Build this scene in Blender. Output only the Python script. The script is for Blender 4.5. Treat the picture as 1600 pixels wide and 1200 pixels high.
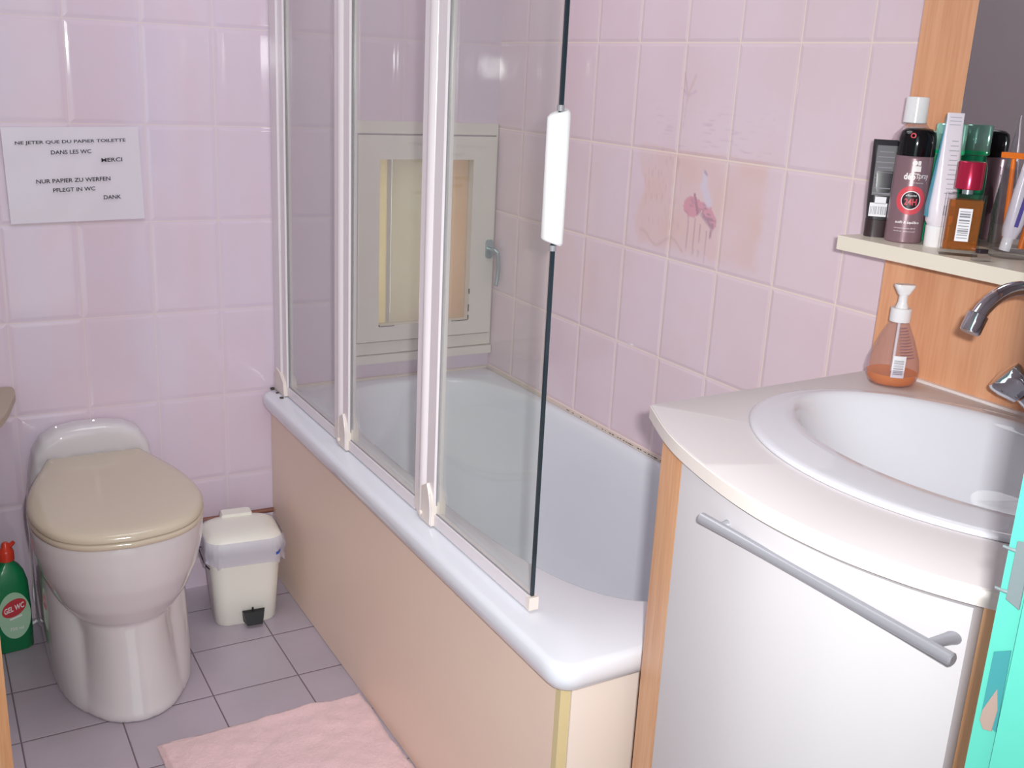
import bpy, bmesh, math, random
from mathutils import Vector, Matrix, noise
random.seed(7)
for o in list(bpy.data.objects): bpy.data.objects.remove(o)
scene = bpy.context.scene
COL = scene.collection
PI = math.pi

# ---------------------------------------------------------------- camera, light, exposure
cd = bpy.data.cameras.new('camera'); cam = bpy.data.objects.new('camera', cd); COL.objects.link(cam)
CAM = Vector((-1.3929, -2.5149, 1.3273))
R_ = Vector((0.86828757, -0.49372279, 0.04810934)); U_ = Vector((0.10144185, 0.27165635, 0.95703311)); F_ = Vector((0.48557826, 0.82609966, -0.28595998))
cam.matrix_world = Matrix(((R_.x, U_.x, -F_.x, CAM.x), (R_.y, U_.y, -F_.y, CAM.y), (R_.z, U_.z, -F_.z, CAM.z), (0, 0, 0, 1)))
cd.sensor_width = 36; cd.lens = 36 * 1625.8 / 1600; cd.clip_start = 0.02
scene.camera = cam
scene.view_settings.view_transform = 'Standard'; scene.view_settings.look = 'None'
scene.view_settings.gamma = 1; scene.view_settings.exposure = 0.0; scene.view_settings.use_curve_mapping = False
w = bpy.data.worlds.new('world'); scene.world = w; w.use_nodes = True
w.node_tree.nodes['Background'].inputs[0].default_value = (0.90, 1.0, 1.0, 1)
w.node_tree.nodes['Background'].inputs[1].default_value = 1.55
# the camera's flash, just right of and above the lens
fl = bpy.data.lights.new('camera_flash', 'AREA'); fl.shape = 'RECTANGLE'; fl.size = 0.032; fl.size_y = 0.02; fl.energy = 7.0; fl.spread = math.radians(88); fl.color = (0.98, 1.0, 0.98)
flo = bpy.data.objects.new('camera_flash', fl); COL.objects.link(flo)
aim = (F_ - U_ * 0.06).normalized()
flo.location = CAM + R_ * 0.045 + U_ * 0.03 + F_ * 0.01
flo.rotation_euler = aim.to_track_quat('-Z', 'Y').to_euler()
# unseen fill disc added under the ceiling for ambient light
cl = bpy.data.lights.new('ambient_fill', 'AREA'); cl.shape = 'DISK'; cl.size = 0.9; cl.energy = 9; cl.color = (0.96, 1.0, 1.0)
clo = bpy.data.objects.new('ambient_fill', cl); COL.objects.link(clo); clo.location = (-0.85, -0.75, 2.28)

# ---------------------------------------------------------------- helpers
def S(h, a=1):
    c = [int(h[i:i+2], 16) / 255 for i in (0, 2, 4)]
    return tuple((x / 12.92 if x <= .04045 else ((x + .055) / 1.055) ** 2.4) for x in c) + (a,)
MATS = {}
def mat(name, col, rough=.5, metal=0, coat=0, spec=.5, bump=0, bscale=200, tint=0, tscale=8, trans=0, ior=1.45, sheen=0, sss=0):
    m = bpy.data.materials.new(name); m.use_nodes = True; nt = m.node_tree; b = nt.nodes['Principled BSDF']
    c = S(col) if isinstance(col, str) else col
    b.inputs['Base Color'].default_value = c; b.inputs['Roughness'].default_value = rough; b.inputs['Metallic'].default_value = metal
    b.inputs['Coat Weight'].default_value = coat; b.inputs['Coat Roughness'].default_value = .04; b.inputs['Specular IOR Level'].default_value = spec
    b.inputs['Transmission Weight'].default_value = trans; b.inputs['IOR'].default_value = ior; b.inputs['Sheen Weight'].default_value = sheen
    if bump or tint:
        tc = nt.nodes.new('ShaderNodeTexCoord')
    if bump:
        n = nt.nodes.new('ShaderNodeTexNoise'); n.inputs['Scale'].default_value = bscale; n.inputs['Detail'].default_value = 3
        bp = nt.nodes.new('ShaderNodeBump'); bp.inputs['Strength'].default_value = 1; bp.inputs['Distance'].default_value = bump
        nt.links.new(tc.outputs['Object'], n.inputs['Vector']); nt.links.new(n.outputs['Fac'], bp.inputs['Height']); nt.links.new(bp.outputs[0], b.inputs['Normal'])
    if tint:
        n = nt.nodes.new('ShaderNodeTexNoise'); n.inputs['Scale'].default_value = tscale; n.inputs['Detail'].default_value = 4
        mx = nt.nodes.new('ShaderNodeMix'); mx.data_type = 'RGBA'
        mx.inputs[6].default_value = c; mx.inputs[7].default_value = tuple(x * (1 - tint) for x in c[:3]) + (1,)
        nt.links.new(tc.outputs['Object'], n.inputs['Vector']); nt.links.new(n.outputs['Fac'], mx.inputs[0]); nt.links.new(mx.outputs[2], b.inputs['Base Color'])
    MATS[name] = m
    return m
def clearmat(name, tint, gloss=.06, rough=.02, milk=0.0, milkcol='d8d8dc'):
    """thin clear sheet: see-through with a fresnel shine and a little milky film"""
    m = bpy.data.materials.new(name); m.use_nodes = True; nt = m.node_tree; N = nt.nodes; L = nt.links
    for n in list(N): N.remove(n)
    out = N.new('ShaderNodeOutputMaterial'); tr = N.new('ShaderNodeBsdfTransparent'); tr.inputs[0].default_value = tint
    gl = N.new('ShaderNodeBsdfGlossy'); gl.inputs['Roughness'].default_value = rough
    k = Nd(nt); g = N.new('ShaderNodeNewGeometry'); dp = N.new('ShaderNodeVectorMath'); dp.operation = 'DOT_PRODUCT'
    L.new(g.outputs['Normal'], dp.inputs[0]); L.new(g.outputs['Incoming'], dp.inputs[1])
    fz = k.m('ADD', gloss * .1 + .015, k.m('MULTIPLY', .9, k.m('POWER', k.m('SUBTRACT', 1.0, k.m('MINIMUM', 1.0, k.m('ABSOLUTE', dp.outputs['Value']))), 5.0)))
    mx = N.new('ShaderNodeMixShader'); L.new(fz, mx.inputs[0]); L.new(tr.outputs[0], mx.inputs[1]); L.new(gl.outputs[0], mx.inputs[2])
    last = mx
    if milk:
        df = N.new('ShaderNodeBsdfDiffuse'); df.inputs[0].default_value = S(milkcol)
        m2 = N.new('ShaderNodeMixShader'); m2.inputs[0].default_value = milk; L.new(mx.outputs[0], m2.inputs[1]); L.new(df.outputs[0], m2.inputs[2]); last = m2
    L.new(last.outputs[0], out.inputs[0]); MATS[name] = m
    return m

class Nd:
    """small node-math helper"""
    def __init__(s, nt): s.nt = nt; s.N = nt.nodes; s.L = nt.links
    def put(s, sock, v):
        if isinstance(v, (int, float)): sock.default_value = v
        elif isinstance(v, tuple): sock.default_value = v
        else: s.L.new(v, sock)
    def m(s, op, a, b=None, c=None):
        n = s.N.new('ShaderNodeMath'); n.operation = op
        for i, v in enumerate((a, b, c)):
            if v is not None: s.put(n.inputs[i], v)
        return n.outputs[0]
    def smooth(s, x, lo, hi, a=0.0, b=1.0):
        n = s.N.new('ShaderNodeMapRange'); n.interpolation_type = 'SMOOTHSTEP'
        s.put(n.inputs[0], x); n.inputs[1].default_value = lo; n.inputs[2].default_value = hi; n.inputs[3].default_value = a; n.inputs[4].default_value = b
        return n.outputs[0]
    def mix(s, f, a, b):
        n = s.N.new('ShaderNodeMix'); n.data_type = 'RGBA'; s.put(n.inputs[0], f); s.put(n.inputs[6], a); s.put(n.inputs[7], b); return n.outputs[2]
    def noise(s, vec, scale, detail=2):
        n = s.N.new('ShaderNodeTexNoise'); n.inputs['Scale'].default_value = scale; n.inputs['Detail'].default_value = detail; s.L.new(vec, n.inputs['Vector']); return n.outputs['Fac']

def tile_mat(name, ax, ua, w, va, h, c1, c2, grout, gw=.0014, ew=.004, rough=.08, wav=.0006, ax2=2, deco=False, refl_bands=0.0, bumpd=.0012, spec=.5):
    m = bpy.data.materials.new(name); m.use_nodes = True; nt = m.node_tree; k = Nd(nt); b = nt.nodes['Principled BSDF']
    g = nt.nodes.new('ShaderNodeNewGeometry'); sp = nt.nodes.new('ShaderNodeSeparateXYZ'); nt.links.new(g.outputs['Position'], sp.inputs[0])
    pos = g.outputs['Position']
    u = k.m('DIVIDE', k.m('SUBTRACT', sp.outputs[ax], ua), w); v = k.m('DIVIDE', k.m('SUBTRACT', sp.outputs[ax2], va), h)
    def dd(t, s):
        f = k.m('FRACT', t); return k.m('MULTIPLY', k.m('MINIMUM', f, k.m('SUBTRACT', 1.0, f)), s)
    d = k.m('MINIMUM', dd(u, w), dd(v, h))
    gm = k.smooth(d, gw * .6, gw * 1.4)                       # 0 in the joint, 1 on the tile
    cb = nt.nodes.new('ShaderNodeCombineXYZ'); k.put(cb.inputs[0], k.m('FLOOR', u)); k.put(cb.inputs[1], k.m('FLOOR', v))
    wn = nt.nodes.new('ShaderNodeTexWhiteNoise'); wn.noise_dimensions = '3D'; nt.links.new(cb.outputs[0], wn.inputs['Vector'])
    n1 = k.noise(pos, 5, 4); n2 = k.noise(pos, 38, 3)
    f = k.m('ADD', k.m('MULTIPLY', k.smooth(n1, .38, .62), .55), k.m('MULTIPLY', n2, .3)); f = k.m('ADD', f, k.m('MULTIPLY', wn.outputs['Value'], .22))
    if refl_bands:
        mp = nt.nodes.new('ShaderNodeMapping'); mp.inputs['Scale'].default_value = (1, 1, .04); nt.links.new(pos, mp.inputs[0])  # soft upright reflections, painted into the tile colour
        ns = k.noise(mp.outputs[0], 9, 1); f = k.m('ADD', k.m('MULTIPLY', f, 1 - refl_bands), k.m('MULTIPLY', k.smooth(ns, .35, .65), refl_bands))
    col = k.mix(f, S(c1), S(c2))
    if deco:
        at = nt.nodes.new('ShaderNodeAttribute'); at.attribute_name = 'deco'
        col = k.mix(at.outputs['Alpha'], col, at.outputs['Color'])
    col = k.mix(gm, S(grout), col)
    nt.links.new(col, b.inputs['Base Color'])
    k.put(b.inputs['Roughness'], k.smooth(gm, 0, 1, .7, rough)); b.inputs['Specular IOR Level'].default_value = spec
    hgt = k.m('ADD', k.m('MULTIPLY', k.smooth(d, gw * .5, ew), bumpd), k.m('MULTIPLY', k.noise(pos, 14, 1), wav))
    bp = nt.nodes.new('ShaderNodeBump'); bp.inputs['Distance'].default_value = 1; bp.inputs['Strength'].default_value = 1
    nt.links.new(hgt, bp.inputs['Height']); nt.links.new(bp.outputs[0], b.inputs['Normal'])
    MATS[name] = m; return m

def wood_mat(name, c1, c2, along=2, rough=.38):
    m = bpy.data.materials.new(name); m.use_nodes = True; nt = m.node_tree; k = Nd(nt); b = nt.nodes['Principled BSDF']
    g = nt.nodes.new('ShaderNodeNewGeometry'); mp = nt.nodes.new('ShaderNodeMapping'); s = [1, 1, 1]; s[along] = .05; mp.inputs['Scale'].default_value = s
    nt.links.new(g.outputs['Position'], mp.inputs[0])
    f = k.m('ADD', k.m('MULTIPLY', k.noise(mp.outputs[0], 45, 4), .6), k.m('MULTIPLY', k.noise(mp.outputs[0], 260, 3), .45))
    nt.links.new(k.mix(k.smooth(f, .35, .7), S(c1), S(c2)), b.inputs['Base Color']); b.inputs['Roughness'].default_value = rough
    MATS[name] = m; return m

def bm_new(): return bmesh.new()
def box(bm, x0, x1, y0, y1, z0, z1):
    vs = [bm.verts.new(p) for p in ((x0,y0,z0),(x1,y0,z0),(x1,y1,z0),(x0,y1,z0),(x0,y0,z1),(x1,y0,z1),(x1,y1,z1),(x0,y1,z1))]
    for f in ((0,3,2,1),(4,5,6,7),(0,1,5,4),(1,2,6,5),(2,3,7,6),(3,0,4,7)): bm.faces.new([vs[i] for i in f])
    return bm
def loft(bm, loops, cap0=True, cap1=True, closed=True):
    rows = [[bm.verts.new(p) for p in lp] for lp in loops]; n = len(rows[0])
    for a, b_ in zip(rows, rows[1:]):
        for i in range(n if closed else n - 1):
            j = (i + 1) % n
            try: bm.faces.new((a[i], a[j], b_[j], b_[i]))
            except ValueError: pass
    if cap0: bm.faces.new(list(reversed(rows[0])))
    if cap1: bm.faces.new(rows[-1])
    return bm
def prism(bm, pts, z0, z1): return loft(bm, [[(x, y, z0) for x, y in pts], [(x, y, z1) for x, y in pts]])
def lathe(bm, prof, c=(0, 0, 0), n=32, sx=1, sy=1, cap0=True, cap1=True):
    return loft(bm, [[(c[0] + r * sx * math.cos(2*PI*i/n), c[1] + r * sy * math.sin(2*PI*i/n), c[2] + z) for i in range(n)] for r, z in prof], cap0, cap1)
def frame(d):
    d = d.normalized(); a = Vector((0, 0, 1)) if abs(d.z) < .9 else Vector((1, 0, 0)); x = d.cross(a).normalized(); return x, d.cross(x).normalized()
def tube(bm, path, r, n=12, caps=True):
    path = [Vector(p) for p in path]; loops = []; px = None
    for i, p in enumerate(path):
        d = (path[min(i+1, len(path)-1)] - path[max(i-1, 0)]).normalized()
        if px is None: x, y = frame(d)
        else:
            x = (px - d * px.dot(d)).normalized(); y = d.cross(x)
        px = x; rr = r[i] if isinstance(r, (list, tuple)) else r
        loops.append([tuple(p + x * rr * math.cos(2*PI*k/n) + y * rr * math.sin(2*PI*k/n)) for k in range(n)])
    return loft(bm, loops, caps, caps)
def cyl(bm, a, b_, r, r2=None, n=24): return tube(bm, [a, b_], [r, r if r2 is None else r2], n)
def spline(pts, n=8):
    pts = [Vector(p) for p in pts]; out = []
    for i in range(len(pts) - 1):
        p0 = pts[max(i-1, 0)]; p1 = pts[i]; p2 = pts[i+1]; p3 = pts[min(i+2, len(pts)-1)]
        for k in range(n):
            t = k / n; out.append(.5 * ((2*p1) + (p2-p0)*t + (2*p0-5*p1+4*p2-p3)*t*t + (3*p1-p0-3*p2+p3)*t**3))
    return out + [pts[-1]]
def rrect(hx, hy, r, cx=0, cy=0, n=6):
    out = []
    for sx, sy, a0 in ((1, 1, 0), (-1, 1, PI/2), (-1, -1, PI), (1, -1, 1.5*PI)):
        for i in range(n + 1):
            a = a0 + i / n * PI / 2; out.append((cx + sx * (hx - r) + r * math.cos(a), cy + sy * (hy - r) + r * math.sin(a)))
    return out
def obj(name, bm, m, parent=None, bevel=0, seg=3, smooth=40, loc=None, rot=None):
    if bevel:
        es = [e for e in bm.edges if len(e.link_faces) == 2 and e.calc_face_angle(0) > .5]
        bmesh.ops.bevel(bm, geom=es, offset=bevel, segments=seg, profile=.5, affect='EDGES')
    bmesh.ops.recalc_face_normals(bm, faces=bm.faces)
    me = bpy.data.meshes.new(name); bm.to_mesh(me); bm.free()
    for m_ in (m if isinstance(m, list) else [m]): me.materials.append(m_)
    if smooth:
        me.polygons.foreach_set('use_smooth', [True] * len(me.polygons)); me.set_sharp_from_angle(angle=math.radians(smooth))
    o = bpy.data.objects.new(name, me); COL.objects.link(o)
    if loc is not None: o.location = loc
    if rot is not None: o.rotation_euler = rot
    if parent is not None: o.parent = parent
    return o
def tag(o, label, cat, group=None):
    o['label'] = label; o['category'] = cat
    if group: o['group'] = group
    return o
def thing(name, label, cat, loc=(0, 0, 0), rot=(0, 0, 0), group=None):
    o = bpy.data.objects.new(name, None); COL.objects.link(o); o.location = loc; o.rotation_euler = rot; o.empty_display_size = .05
    return tag(o, label, cat, group)
def struct(name, bm, m, parent=None, **k):
    o = obj(name, bm, m, parent, **k)
    if parent is None: o['kind'] = 'structure'
    return o
def text_mesh(s, width=None, height=None, align='CENTER', bold=0, shear=0):
    cu = bpy.data.curves.new('t', 'FONT'); cu.body = s; cu.align_x = align; cu.align_y = 'CENTER'; cu.size = 1; cu.offset = bold; cu.shear = shear; cu.resolution_u = 3
    to = bpy.data.objects.new('t', cu); COL.objects.link(to); bpy.context.view_layer.update()
    me = bpy.data.meshes.new_from_object(to.evaluated_get(bpy.context.evaluated_depsgraph_get())); bpy.data.objects.remove(to); bpy.data.curves.remove(cu)
    bm = bm_new(); bm.from_mesh(me); bpy.data.meshes.remove(me)
    xs = [v.co.x for v in bm.verts]; ys = [v.co.y for v in bm.verts]; w_ = max(xs) - min(xs); h_ = max(ys) - min(ys); mx_ = (max(xs)+min(xs))/2; my_ = (max(ys)+min(ys))/2
    for v in bm.verts:
        x = v.co.x - mx_; y = v.co.y - my_
        sx = width / w_ if width else (height / h_); sy = height / h_ if height else sx
        v.co = Vector((x * sx, y * sy, 0))
    return bm
def join_bm(dst, src, fn):
    """append src into dst through the point map fn"""
    mp = {v: dst.verts.new(fn(v.co)) for v in src.verts}
    for f in src.faces:
        try: dst.faces.new([mp[v] for v in f.verts])
        except ValueError: pass
    src.free(); return dst
def wrap(r, ang, z, eps=.0004):
    """map flat (x,y) onto an upright cylinder of radius r round the local origin, centred on the angle ang"""
    return lambda p: ((r + eps) * math.cos(ang + p.x / r), (r + eps) * math.sin(ang + p.x / r), z + p.y)
def disc_bm(r0, r1, n=32):
    bm = bm_new()
    if r0 > 0: loft(bm, [[(r0*math.cos(2*PI*i/n), r0*math.sin(2*PI*i/n), 0) for i in range(n)], [(r1*math.cos(2*PI*i/n), r1*math.sin(2*PI*i/n), 0) for i in range(n)]], False, False)
    else:
        c = bm.verts.new((0, 0, 0)); vs = [bm.verts.new((r1*math.cos(2*PI*i/n), r1*math.sin(2*PI*i/n), 0)) for i in range(n)]
        for i in range(n): bm.faces.new((c, vs[i], vs[(i+1) % n]))
    return bm
def grid_bm(w_, h_, nx=8, ny=4):
    bm = bm_new(); g = [[bm.verts.new((-w_/2 + w_*i/nx, -h_/2 + h_*j/ny, 0)) for i in range(nx+1)] for j in range(ny+1)]
    for j in range(ny):
        for i in range(nx): bm.faces.new((g[j][i], g[j][i+1], g[j+1][i+1], g[j+1][i]))
    return bm
def bars_bm(w_, h_, seed=1, n=11):
    """the bars of a barcode"""
    rr = random.Random(seed); bm = bm_new(); x = -w_/2
    while x < w_/2:
        b_ = w_ * rr.choice((.03, .03, .06)); join_bm(bm, grid_bm(b_, h_, 1, 1), lambda p, x=x, b_=b_: (p.x + x + b_/2, p.y, 0)); x += b_ + w_ * rr.choice((.03, .05, .08))
    return bm

# ---------------------------------------------------------------- materials
PINK = dict(c1='e9cfe2', c2='dfc4d6', grout='e8cdc4')
m_back = tile_mat('pink_wall_tiles_back', 0, -0.5933, 0.159, 0.0797, 0.21912, 'd6c8da', 'd8c2d1', 'd8c8c8', refl_bands=.4, wav=.0004, gw=.0009, ew=.012, bumpd=.0010, rough=.06)
m_right = tile_mat('pink_wall_tiles_right', 1, -0.4541, 0.159, 0.30763, 0.21912, 'e8d4e0', 'e6cfd8', 'f2dfd4', deco=True, wav=.0004, gw=.0013, ew=.009, rough=.06)
m_floor = tile_mat('grey_floor_tiles', 0, -0.736, 0.1905, -0.3181, 0.1905, 'bcafbd', 'b0a5b0', '6f6068', gw=.0014, ew=.0035, rough=.28, ax2=1, wav=.0002, bumpd=.0006)
m_plain = mat('painted_plaster_grey', 'b9afb4', .8, tint=.08)
m_ceil = mat('ceiling_white', 'e8e4e4', .8)
m_tub = mat('white_enamel', 'e0e1ea', .035, spec=.5)
m_cer = mat('white_ceramic', 'd4cdd2', .04, spec=.5)
m_sink = mat('sink_ceramic', 'dad8e0', .04)
m_seat = mat('cream_plastic_seat', 'c9bba9', .12)
m_binm = mat('cream_bin_plastic', 'ece8e0', .3)
m_black = mat('black_plastic', '1c1b1f', .3)
m_blackg = mat('black_gloss_plastic', '0c0c10', .08)
m_panel = mat('beige_laminate', 'f5dccb', .42, bump=.00015, bscale=900, tint=.04, tscale=5)
m_panel2 = mat('pale_beige_laminate', 'f0e2da', .42)
m_edge = mat('yellowed_edge_band', 'd9c79a', .5)
m_frame = mat('white_painted_window', 'ded6d0', .4, tint=.05, tscale=20)
m_prof = mat('white_lacquered_profile', 'e6dde2', .22)
m_creamp = mat('cream_hinge_plastic', 'e2d6d0', .35)
m_handle = mat('white_handle_plastic', 'ececee', .25)
m_glassedge = mat('dark_green_glass_edge', '27323a', .15)
m_screen = clearmat('screen_glass', (.965, .98, .965, 1), .2, .01, milk=.05, milkcol='b4bcb4')
m_seal = mat('grey_seal', '8c8a90', .4)
m_wood = wood_mat('beech_veneer', 'eab08a', 'de9e78')
m_wood2 = wood_mat('beech_solid_edge', 'eab488', 'd99a6a')
m_top = mat('pale_counter_laminate', 'd8d0d2', .45, bump=.0001, bscale=600)
m_topedge = mat('pale_counter_edge', 'e4d9d4', .35)
m_door = mat('white_vanity_laminate', 'd0cbcf', .5)
m_greym = mat('satin_grey_metal', 'a3a2aa', .35, metal=.35)
m_chrome = mat('chrome', (.62, .62, .66, 1), .06, metal=1)
m_mirror = mat('mirror_glass', (.62, .60, .62, 1), .01, metal=1)
m_shelf = mat('cream_shelf_laminate', 'e6dccd', .35)
m_sil = mat('white_silicone', 'f0e6e4', .4)
m_mould = mat('dark_grout_mould', '4a403a', .8)
m_mat = mat('pink_terry_cloth', 'efcbd0', .95, bump=.0016, bscale=260, sheen=.5, tint=.08, tscale=60)
m_copper = mat('copper_pipe_brown', '8a5c50', .4, metal=.3)
m_teal = mat('turquoise_paint', '52a99a', .3, bump=.0004, bscale=40, tint=.08, tscale=30)
m_tealdark = mat('dark_joint', '1f5f60', .6)
m_bare = mat('bare_wood_patch', '8f7a72', .8)
m_steel = mat('scuffed_steel', 'a8b8bc', .3, metal=.7)
m_green = mat('green_bottle_plastic', '127a4a', .25)
m_red = mat('red_cap_plastic', 'd8402c', .3)
m_lab = mat('pale_green_label', 'a9cdb0', .4)
m_labw = mat('white_label', 'eceaf0', .45)
m_labred = mat('red_label', 'c63a44', .4)
m_ink = mat('black_ink', '2b2630', .6)
m_inkgrey = mat('grey_ink', '8d8a92', .6)
m_paper = mat('laminated_paper', 'dbd3df', .16, tint=.03)
m_mauve = mat('mauve_can', '8d7079', .28, metal=.25)
m_ring = mat('red_ring', 'd8505c', .35)
m_dark = mat('dark_circle', '2c2028', .35)
m_whiteink = mat('white_ink', 'f4ecee', .4)
m_blktube = mat('black_cosmetic_tube', '302c32', .3)
m_grelab = mat('grey_printed_panel', '5d5a60', .4)
m_whcap = mat('white_glossy_cap', 'f2f0f4', .15)
m_clearp = clearmat('clear_plastic', (.93, .90, .93, 1), .25, .05, milk=.10, milkcol='d8c6d0')
m_clearg = clearmat('clear_tumbler_glass', (.95, .95, .96, 1), .3, .02)
m_grnb = mat('green_toiletry_bottle', '1fae78', .15)
m_grncap = mat('green_silver_cap', 'a8e6d0', .12, metal=.55)
m_redcap = mat('red_metal_cap', 'c02a4c', .2, metal=.5)
m_amber = mat('amber_perfume', (.92, .34, .08, 1), .04, trans=.8, ior=1.2)
m_liquid = mat('orange_soap_liquid', (1.0, .36, .04, 1), .05, trans=.5, ior=1.2)
m_tubew = mat('white_toothpaste_tube', 'ebe3ee', .25, bump=.0006, bscale=60)
m_cyan = mat('cyan_stripe', '5fb6d0', .3)
m_violet = mat('violet_stripe', '5b50a8', .3)
m_orange = mat('orange_plastic', 'f07a1e', .25)
m_bag = clearmat('thin_bin_bag', (.9, .9, .93, 1), .3, .15, milk=.42, milkcol='dcd8ea')
m_blue = mat('blue_print', '2c4fa8', .4)
m_wedge = mat('taupe_beige_shelf', 'ad9c8d', .5)
def translucentmat(name, col, through):
    m = mat(name, col, .9); m.use_nodes = True; nt = m.node_tree; b = nt.nodes['Principled BSDF']; o = nt.nodes['Material Output']
    t = nt.nodes.new('ShaderNodeBsdfTranslucent'); t.inputs[0].default_value = S(col); x = nt.nodes.new('ShaderNodeMixShader'); x.inputs[0].default_value = through
    nt.links.new(b.outputs[0], x.inputs[1]); nt.links.new(t.outputs[0], x.inputs[2]); nt.links.new(x.outputs[0], o.inputs[0]); return m
m_dayc = translucentmat('cream_daylight_strip', 'fbeecb', .9); m_dayg = translucentmat('pale_beige_daylight_strip', 'e8e0d2', .8); m_dayp = translucentmat('peach_daylight_strip', 'ecd0b8', .8); m_dayd = translucentmat('grey_daylight_strip', 'd2cccc', .75)  # tints stand for the daylight seen through the frosted pane
m_wglass = clearmat('window_glass', (.96, .95, .92, 1), .25, .05, milk=.15, milkcol='e0d6c4')

# ---------------------------------------------------------------- room shell
bm = bm_new(); box(bm, -2.4, .1, -3.4, .15, -.1, 0); struct('floor', bm, m_floor, smooth=0)
bm = bm_new(); box(bm, -2.4, .1, -3.4, .15, 2.3, 2.4); struct('ceiling', bm, m_ceil, smooth=0)
# back wall with the window opening
WX0, WX1, WZ0, WZ1 = -.352, -.072, .662, 1.108
bm = bm_new()
xs = [-1.72, WX0, WX1, .1]; zs = [0, WZ0, WZ1, 2.3]
for i in range(3):
    for j in range(3):
        if i == 1 and j == 1: continue
        box(bm, xs[i], xs[i+1], 0, .14, zs[j], zs[j+1])
bmesh.ops.remove_doubles(bm, verts=bm.verts, dist=1e-5)
struct('wall_back', bm, m_back, smooth=0)
bm = bm_new(); box(bm, -1.72, -1.62, -2.147, 0, 0, 2.3); struct('wall_left', bm, m_plain, smooth=0)
bm = bm_new(); box(bm, -.764, .0, -2.27, -2.147, 0, 2.3); box(bm, -2.4, -1.62, -2.27, -2.147, 0, 2.3); box(bm, -1.62, -.764, -2.27, -2.147, 2.05, 2.3); struct('wall_front', bm, m_plain, smooth=0)

# right wall: a fine patch carries the painted flamingo tiles
Y0, Y1, Z0, Z1, ST = -1.10, -.58, .92, 1.40, .0035
ny = int((Y1 - Y0) / ST); nz = int((Z1 - Z0) / ST)
def inpoly(y, z, poly):
    c = False; j = len(poly) - 1
    for i in range(len(poly)):
        yi, zi = poly[i]; yj, zj = poly[j]
        if (zi > z) != (zj > z) and y < (yj - yi) * (z - zi) / (zj - zi) + yi: c = not c
        j = i
    return c
def sst(a, b, x):
    t = max(0, min(1, (x - a) / (b - a))); return t*t*(3-2*t)
C_peach = S('e3bcae')[:3]; C_pink = S('d8879e')[:3]; C_dk = S('9a5a72')[:3]; C_wh = S('dcd2e4')[:3]; C_vio = S('a98fb4')[:3]; C_brn = S('c09a86')[:3]
def mixc(a, b, t): return tuple(a[i] * (1 - t) + b[i] * t for i in range(3))
def seg(y, z, a, b):
    p = Vector((y, z)); a = Vector(a); b = Vector(b); d = b - a; t = max(0, min(1, (p - a).dot(d) / d.dot(d))); return (p - a - d * t).length
def deco(y, z):
    # the viewer sees -y to the right
    n = noise.noise(Vector((y * 14, z * 14, 0))); n2 = noise.noise(Vector((y * 70, z * 70, 3))); n3 = noise.noise(Vector((y * 25, z * 220, 5)))
    col = C_peach; a = 0.0
    e = n * .025 + n2 * .008
    top = 1.192 + .1 * (y + .68) * .0; bot = .985 + .02 * n
    box_ = sst(-1.055, -1.02, y + e) * (1 - sst(-.665, -.645, y + e)) * sst(bot - .02, bot + .02, z + e) * (1 - sst(top - .005, top + .006, z + e * .3))
    a = .62 * box_ * (.75 + .45 * n)
    # upper tiles: faint violet water lines and a palm
    if 1.19 < z < 1.33 and -1.05 < y < -.66:
        s = sst(.15, .5, n3) * sst(1.19, 1.2, z) * (1 - sst(1.25, 1.30, z)) * (.5 + n)
        if s * .35 > a: col = C_vio; a = s * .35
    # reeds: short upright strokes left of the bird
    if -.80 < y < -.67 and 1.02 < z < 1.2:
        s = sst(.2, .55, noise.noise(Vector((y * 220, z * 40, 9)))) * .35; col = mixc(col, C_dk, s); a = max(a, s)
    # shore line
    dl = abs(z - (1.0 + .012 * math.sin((y + .7) * 60) - .03 * (-.70 - y)))
    if -.82 < y < -.665 and dl < .006: s = 1 - dl / .006; col = mixc(col, C_brn, s * .8); a = max(a, .7 * s)
    # birds
    body1 = ((y + .838) / .030) ** 2 + ((z - 1.083) / .021) ** 2 + n2 * .5
    body2 = ((y + .890) / .028) ** 2 + ((z - 1.074 - (y + .89) * .6) / .017) ** 2 + n2 * .6
    if body1 < 1: col = mixc(C_pink, C_dk, .5 * sst(.1, .5, n3 + n2)); a = .85
    if body2 < 1: col = mixc(C_pink, C_dk, sst(-.1, .4, n3 + n2)); a = .8
    for (p, q, r, c, al) in (((-.868, 1.150), (-.872, 1.128), .010, C_wh, .9), ((-.866, 1.128), (-.886, 1.098), .014, C_wh, .9), ((-.842, 1.108), (-.856, 1.072), .0042, C_dk, .85),
                             ((-.868, 1.072), (-.905, 1.048), .006, C_dk, .6), ((-.905, 1.055), (-.900, 1.030), .0045, C_dk, .7), ((-.850, 1.06), (-.852, .985), .0022, C_dk, .3), ((-.868, 1.05), (-.870, .975), .0022, C_dk, .3),
                             ((-.828, 1.06), (-.830, .99), .0022, C_dk, .25), ((-.888, 1.04), (-.889, .975), .0022, C_dk, .25), ((-.866, 1.158), (-.874, 1.150), .003, C_vio, .7),
                             ((-.790, 1.300), (-.775, 1.345), .004, C_dk, .22), ((-.790, 1.30), (-.81, 1.34), .004, C_brn, .3), ((-.790, 1.30), (-.770, 1.315), .004, C_vio, .3), ((-.790, 1.30), (-.815, 1.31), .004, C_vio, .3), ((-.790, 1.30), (-.784, 1.24), .003, C_brn, .25)):
        d = seg(y, z, p, q) + n2 * .002
        if d < r: s = sst(r, r * .5, d) if r > .003 else 1; s = 1 - sst(r * .5, r, d); col = mixc(col, c, s) if a > 0 else c; a = max(a, al * s)
    return (*col, max(0, min(.95, a * .8)))
me_bm = bm_new(); lay = me_bm.verts.layers.float_color.new('deco')
gr = []
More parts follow.
